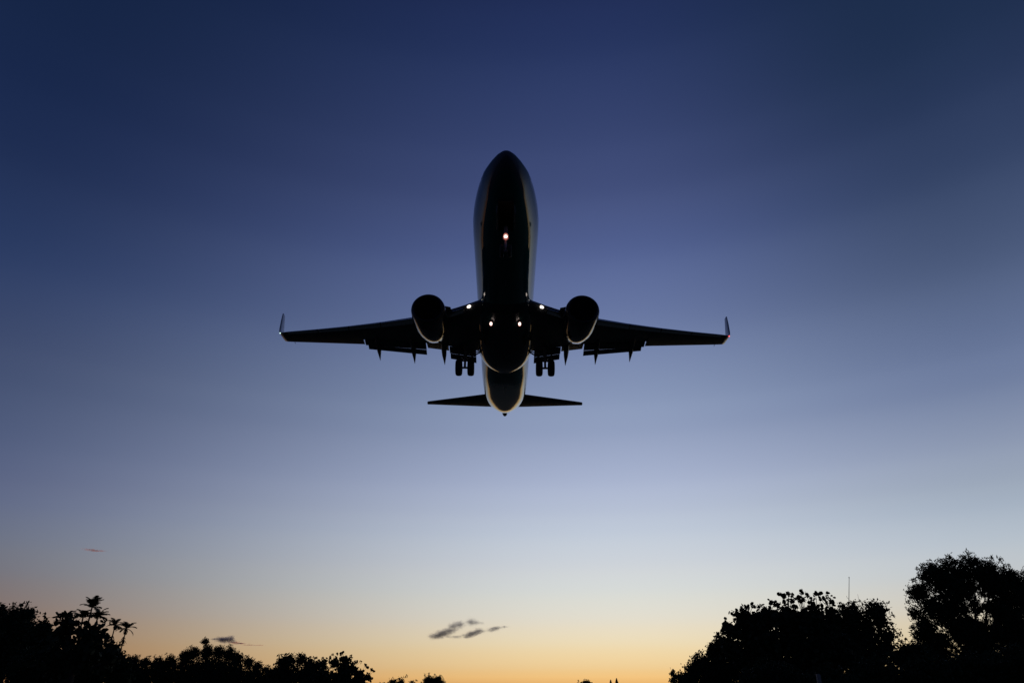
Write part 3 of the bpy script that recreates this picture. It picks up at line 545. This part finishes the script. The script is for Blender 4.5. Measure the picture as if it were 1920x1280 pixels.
# ================================================================== vegetation
def leaf_mesh(name, C, rng, leaf, shape, mat, parent):
    """C: (n,3) leaf centres; every leaf is a small folded or round blade of its own"""
    n = len(C)
    k = {'leaf': 4, 'tuft': 4, 'round': 6, 'big': 6}[shape]
    asp = {'leaf': .5, 'tuft': .34, 'round': .95, 'big': .52}[shape]
    ang = np.arange(k) * 2 * np.pi / k
    d = rng.normal(size=(n, 3)); d /= np.linalg.norm(d, axis=1)[:, None]
    e = np.cross(d, rng.normal(size=(n, 3))); e /= np.linalg.norm(e, axis=1)[:, None]
    g = np.cross(d, e)
    sz = leaf * rng.uniform(.65, 1.25, n)[:, None] * .5
    V = np.empty((n, k, 3))
    for i, a in enumerate(ang):
        V[:, i] = C + d * (np.cos(a) * sz) + e * (np.sin(a) * sz * asp) + g * (abs(np.sin(a)) * sz * .18)
    me = bpy.data.meshes.new(name)
    me.vertices.add(n * k); me.vertices.foreach_set('co', V.astype(np.float32).ravel())
    me.loops.add(n * k); me.loops.foreach_set('vertex_index', np.arange(n * k, dtype=np.int32))
    me.polygons.add(n); me.polygons.foreach_set('loop_start', np.arange(0, n * k, k, dtype=np.int32))
    me.update(calc_edges=True)
    me.materials.append(MATS[mat])
    o = bpy.data.objects.new(name, me); col.objects.link(o); o.parent = parent
    return o

def make_tree(idx, name, label, cat, group, kind, bx, D, leaf, dens, lobes, sprigs):
    rng = np.random.default_rng(100 + idx)
    root = empty(name, (bx, D, 0))
    tag(root, label, cat, group)
    hole = {'tuft': .82, 'big': .42, 'round': .7}.get(kind, .84)
    pts = []
    cl = {'leaf': 7, 'tuft': 9, 'round': 5, 'big': 5}[kind]
    area = leaf * leaf * {'leaf': .26, 'tuft': .18, 'round': .55, 'big': .34}[kind]
    core = []
    for (x, y, z, r) in lobes:
        n = int(dens * 5.5 * math.pi * r * r / area / cl)
        n = max(14, min(n, 6000))
        u = rng.normal(size=(n, 3)); u /= np.linalg.norm(u, axis=1)[:, None]
        rad = r * (rng.uniform(0.05, 1, n) ** .42) * rng.uniform(.84, 1.1, n)
        P = np.array([x, y, z]) + u * rad[:, None] * np.array([1, 1, .95])
        Q = P[:, None, :] + rng.normal(size=(n, cl, 3)) * leaf * .5
        pts.append(Q.reshape(-1, 3))
        # the crown's dense heart
        big_leaf = min(leaf * 2.4, r * .55)
        m = int(max(6, (2.2 + 1.6 * dens) * math.pi * (r * .8) ** 2 / (big_leaf ** 2 * .26)))
        u = rng.normal(size=(m, 3)); u /= np.linalg.norm(u, axis=1)[:, None]
        core.append((np.array([x, y, z]) + u * (r * (hole * .5 + .26) * rng.uniform(0, 1, m) ** .4)[:, None], big_leaf))
    for (x, y, z, r) in sprigs:
        n = max(3, int((16 if kind == 'tuft' else 8) * (r / leaf) ** 1.6)) + 2
        pts.append(np.array([x, y, z]) + rng.normal(size=(n, 3)) * r * .40)
    C = np.concatenate(pts)
    C = C[C[:, 2] > 0.03]
    mat = 'leaf_olive' if kind in ('round', 'big') else 'leaf_dark'
    sizes = np.concatenate([np.full(len(C), leaf)] + [np.full(len(c_), b_) for c_, b_ in core])
    C = np.concatenate([C] + [c_ for c_, b_ in core])
    keep = C[:, 2] > .03
    leaf_mesh('crown', C[keep], rng, sizes[keep][:, None], kind, mat, root)
    # trunk, a limb to every lobe and a twig to every sprig
    big = sorted(lobes, key=lambda l: -l[3])[:18]
    top = max(l[2] for l in lobes)
    t = MB()
    rt = 0.03 * top + .03
    fork = (0, 0, max(.25, min(l[2] for l in lobes) * .75 + .2))
    t.tube([(0, 0, -.1), (rt * .4, 0, fork[2] * .5), fork, (0.05, 0, fork[2] + .35 * (top - fork[2]))], [rt * 1.3, rt, rt * .85, rt * .5], 8)
    for (x, y, z, r) in big:
        m = ((fork[0] + x) / 2 + rng.normal() * .1, y * .45, fork[2] * .45 + z * .5 + .04 * abs(x))
        t.tube([fork, m, (x, y, z)], [rt * .5, rt * .32, rt * .1], 6)
    for (x, y, z, r) in sprigs:
        near = min(lobes, key=lambda l: (l[0] - x) ** 2 + (l[2] - z) ** 2)
        t.tube([(near[0] + (x - near[0]) * .3, near[1] * .6, near[2] + (z - near[2]) * .3), ((near[0] + 2 * x) / 3, (near[1] + 2 * y) / 3, (near[2] + 1.8 * z) / 2.8), (x, y, z)], [rt * .14, rt * .09, rt * .05], 5)
    t.build('trunk', 'bark', root)
for i, a in enumerate(TREES): make_tree(i, *a)

# ---- palms
def palm(x, y, h, crown_r, lean, seed, label, group, upright, droop, nf=12, skirt=False, rt=.07):
    rng = random.Random(seed)
    root = empty('palm_tree', (x - lean, y, 0)); tag(root, label, 'palm tree', group)
    MB().tube([(0, 0, -.1), (lean * .35, 0, h * .4), (lean * .8, 0, h * .8), (lean, 0, h)], [rt * 1.5, rt * 1.1, rt, rt * .8], 8).build('trunk', 'bark', root)
    for k in range(nf):
        az = 2 * math.pi * (k + rng.uniform(-.3, .3)) / nf
        el = R(rng.uniform(*upright)); ln = crown_r * rng.uniform(.8, 1.15)
        p = Vector((lean, 0, h)); pts = [p.copy()]; e = el
        for j in range(7):
            p = p + Vector((math.cos(az) * math.cos(e), math.sin(az) * math.cos(e), math.sin(e))) * ln / 7
            e -= R(droop) / 7 * (0.5 + j / 4); pts.append(p.copy())
        fr = MB().tube(pts, [.02, .018, .016, .014, .012, .01, .008, .006], 5)
        side = Vector((-math.sin(az), math.cos(az), 0))
        for j in range(1, 30):
            f = j / 30 * 7; i0 = min(int(f), 6); q = pts[i0].lerp(pts[i0 + 1], f - i0)
            tdir = (pts[i0 + 1] - pts[i0]).normalized()
            L_ = crown_r * .36 * (math.sin(math.pi * (.12 + .84 * j / 30)) ** .7)
            for sd in (-1, 1):
                tip = q + (side * sd * .78 + tdir * .7 + Vector((0, 0, -.28 + rng.uniform(-.15, .15)))).normalized() * L_
                w = tdir * crown_r * .03
                o = len(fr.v); fr.v += [tuple(q - w), tuple(q + w), tuple((q + tip) / 2 + w * .9 + Vector((0, 0, .02))), tuple(tip), tuple((q + tip) / 2 - w * .9 + Vector((0, 0, .02)))]
                fr.f.append((o, o + 1, o + 2, o + 3, o + 4))
        fr.build('frond', 'leaf_palm', root)
    if skirt:
        d = MB()
        for k in range(26):
            az = rng.uniform(0, 6.28); z0 = h - skirt + rng.uniform(-.1, .2)
            b = Vector((lean * .8, 0, z0)); tip = b + Vector((math.cos(az) * rng.uniform(.1, .3), math.sin(az) * .25, -rng.uniform(.15, .5)))
            d.tube([b, (b + tip) / 2 + Vector((0, 0, .04)), tip], [.02, .018, .006], 4)
        d.build('fruit_cluster', 'bark', root)
pg = 'palms on the left side'
palm(-33.35, 60, 7.25, .98, .12, 1, 'tallest of the three clustered palms, rising above the open large leaved tree', pg, (20, 88), 62, 15)
palm(-34.1, 60.4, 6.55, .95, -.15, 2, 'left lower palm of the three clustered palms', pg, (15, 85), 65, 14)
palm(-32.5, 59.6, 6.55, .95, .2, 3, 'right lower palm of the three clustered palms', pg, (12, 85), 62, 14)
palm(-30.15, 58, 5.80, .72, .22, 4, 'left palm of the tall bare stemmed pair beside the bush', pg, (-12, 85), 60, 13, skirt=.85, rt=.05)
palm(-29.45, 58.4, 5.62, .75, .24, 5, 'right palm of the tall bare stemmed pair beside the bush', pg, (-18, 85), 65, 13, skirt=.75, rt=.045)

# ---- two far spires
def conifer(x, y, h, r, seed, label):
    rng = np.random.default_rng(seed)
    root = empty('conifer_tree', (x, y, 0)); tag(root, label, 'tree', 'two far pointed conifers')
    z = h * rng.uniform(.1, 1, 1500) ** .8
    rad = r * (1 - (z / h)) ** .8 * rng.uniform(.3, 1.1, 1500); a = rng.uniform(0, 6.28, 1500)
    leaf_mesh('crown', np.stack([rad * np.cos(a), rad * np.sin(a), z], 1), rng, .26, 'leaf', 'leaf_dark', root)
    MB().tube([(0, 0, -.1), (0, 0, h * .96)], [.12, .015], 7).build('trunk', 'bark', root)
conifer(23.8, 190, 3.15, .85, 7, 'left and shorter of the two far pointed conifers')
conifer(25.25, 190, 3.5, .9, 8, 'right and taller of the two far pointed conifers')

# ================================================================== mast, post
mast = empty('antenna_mast', (66.6, 150, 0)); tag(mast, 'thin tall antenna mast rising behind the rounded dark tree', 'antenna')
MB().tube([(0, 0, 0), (.2, 0, 12), (.5, 0, 16.8), (1.5, 0, 21.4)], [.10, .08, .07, .05], 8).build('pole', 'mast_paint', mast)
MB().tube([(.6, 0, 17.3), (.3, 0, 17.7), (.25, 0, 18.0)], .025, 6).build('side_arm', 'mast_paint', mast)
MB().box((1.5, 0, 21.5), (.12, .12, .25)).build('finial', 'mast_paint', mast, smooth=False)
rod = MB().tube([(0, 0, 0), (.1, 0, 10), (.16, 0, 18.3)], [.06, .04, .02], 6).build('antenna_rod', 'mast_paint'); rod.location = (69.0, 150, 0)
tag(rod, 'short thin rod right of the antenna mast, above the rounded dark tree', 'antenna', None)
post = MB().box((0, 0, .97), (.11, .11, 1.98)).build('fence_post', 'post_wood', smooth=False, bevel=.012); post.location = (9.36, 24, 0)
tag(post, 'pale wooden fence post in front of the low bushes', 'post')

# ================================================================== clouds
def cloud(name, label, blobs, loc, dens, mat_color, depth=1.0, noise_scale=.02, thresh=.42, stretch=(1, 1, 1)):
    """blobs: (x, y, z, rx, rz, strength) in metres round loc; a closed skin round soft drifting density"""
    fm = bmesh.new()
    for (x, y, z, rx, rz, s_) in blobs:
        k = 1.5 if s_ > .6 else 1.3
        bmesh.ops.create_icosphere(fm, subdivisions=3, radius=1.0, matrix=Matrix.Translation((x, y, z)) @ Matrix.Diagonal((rx * k, rx * depth * k, rz * k, 1)))
    raw = bpy.data.meshes.new(name); fm.to_mesh(raw); fm.free()
    tmp = bpy.data.objects.new(name, raw); col.objects.link(tmp)
    rm = tmp.modifiers.new('union', 'REMESH'); rm.mode = 'VOXEL'; rm.voxel_size = max(min(b[4] for b in blobs) * .5, max(b[3] for b in blobs) / 30)
    dg = bpy.context.evaluated_depsgraph_get(); dg.update()
    me = bpy.data.meshes.new_from_object(tmp.evaluated_get(dg))
    bpy.data.objects.remove(tmp); bpy.data.meshes.remove(raw)
    me.name = name
    o = bpy.data.objects.new(name, me); col.objects.link(o); o.location = loc
    m = bpy.data.materials.new(name + '_vapour'); m.use_nodes = True
    t = m.node_tree; t.nodes.clear()
    out = node(t, 'ShaderNodeOutputMaterial'); pv = node(t, 'ShaderNodeVolumePrincipled')
    pv.inputs['Color'].default_value = mat_color + (1,); pv.inputs['Anisotropy'].default_value = 0.2
    tcx = node(t, 'ShaderNodeTexCoord')
    tot = None
    for (x, y, z, rx, rz, s_) in blobs:
        mp = node(t, 'ShaderNodeMapping', vector_type='TEXTURE')
        t.links.new(tcx.outputs['Object'], mp.inputs[0])
        mp.inputs['Location'].default_value = (x, y, z); mp.inputs['Scale'].default_value = (rx, rx * depth, rz)
        ln = node(t, 'ShaderNodeVectorMath', operation='LENGTH'); t.links.new(mp.outputs[0], ln.inputs[0])
        g = math_node(t, 'MULTIPLY', math_node(t, 'POWER', 2.718, math_node(t, 'MULTIPLY', math_node(t, 'POWER', ln.outputs['Value'], 2.0), -1.6)), s_)
        tot = g if tot is None else math_node(t, 'ADD', tot, g)
    mp = node(t, 'ShaderNodeMapping'); t.links.new(tcx.outputs['Object'], mp.inputs[0])
    mp.inputs['Scale'].default_value = tuple(noise_scale * q for q in stretch); mp.inputs['Rotation'].default_value = (0, R(12), 0)
    nz = node(t, 'ShaderNodeTexNoise'); nz.inputs['Scale'].default_value = 1.0; nz.inputs['Detail'].default_value = 6; nz.inputs['Roughness'].default_value = .66
    nz.inputs['Distortion'].default_value = .6
    t.links.new(mp.outputs[0], nz.inputs['Vector'])
    d = math_node(t, 'ADD', tot, math_node(t, 'MULTIPLY', math_node(t, 'SUBTRACT', nz.outputs[0], .5), 3.0))
    d = math_node(t, 'MULTIPLY', math_node(t, 'SUBTRACT', d, thresh), dens * 2.0)
    d = math_node(t, 'MAXIMUM', d, 0.0)
    d = math_node(t, 'MULTIPLY', d, math_node(t, 'MINIMUM', math_node(t, 'MULTIPLY', tot, 4.0), 1.0))
    t.links.new(d, pv.inputs['Density']); t.links.new(pv.outputs[0], out.inputs['Volume'])
    m.cycles.volume_step_rate = .22
    o.data.materials.clear(); o.data.materials.append(m)
    tag(o, label, 'cloud')
    return o
def zz(x, y, rx, ry, s_):   # survey of the long cloud, 1 unit = 0.49 m
    return ((x - 860) * .49, 0, (430 - y) * .49, rx * .56, ry * .62, s_)
cloud('cloud', 'long ragged grey violet cloud low over the horizon near the middle',
      [zz(*b) for b in ((300, 530, 100, 34, .8), (410, 495, 100, 45, 1.0), (500, 455, 90, 40, .8), (590, 400, 80, 62, .8), (690, 355, 85, 48, .75), (890, 315, 85, 48, .85), (1010, 330, 80, 22, .4),
       (640, 535, 130, 20, .45), (840, 515, 90, 32, .95), (920, 480, 85, 34, 1.0), (1010, 450, 80, 34, .95), (1210, 435, 75, 30, .7), (1290, 405, 80, 30, .6), (1410, 385, 80, 16, .4))],
      (-330.3, 6000, 405), .017, (.74, .68, .97), depth=.9, noise_scale=.05, thresh=.14, stretch=(.6, 1, 1.2))
def z2(x, y, rx, ry, s_): return ((x - 1345) * .70, 0, (285 - y) * .70, rx * .78, ry * .85, s_)
cloud('cloud', 'small grey cloud just above the far wooded rise on the left',
      [z2(*b) for b in ((1290, 285, 50, 26, 1.0), (1345, 290, 55, 24, 1.0), (1400, 285, 45, 28, 1.1), (1215, 282, 45, 8, .5))],
      (-2233, 6000, 336), .022, (.74, .68, .97), depth=1.0, noise_scale=.03, thresh=.12)
cloud('cloud', 'thin pink streak of cloud under the small grey cloud', [(-300, 0, 70, 420, 32, .9), (0, 0, 0, 420, 28, 1.0), (420, 0, -70, 330, 18, .7)],
      (-14100, 40000, 2030), .010, (.95, .85, .85), depth=.6, noise_scale=.002, thresh=.2)
cloud('cloud', 'faint short pink streak of cloud beside the middle distance trees', [(0, 0, 0, 330, 16, .9), (-260, 0, 10, 200, 10, .5)],
      (-13042, 40000, 1947), .0045, (.95, .85, .85), depth=.6, noise_scale=.002, thresh=.2)
cloud('cloud', 'lone pink streak of cloud high above the left trees', [(250, 0, -35, 420, 40, 1.0), (-50, 0, 25, 420, 35, .8), (-420, 0, 85, 330, 25, .5)],
      (-22979, 40000, 6733), .0045, (.95, .85, .85), depth=.6, noise_scale=.002, thresh=.2)
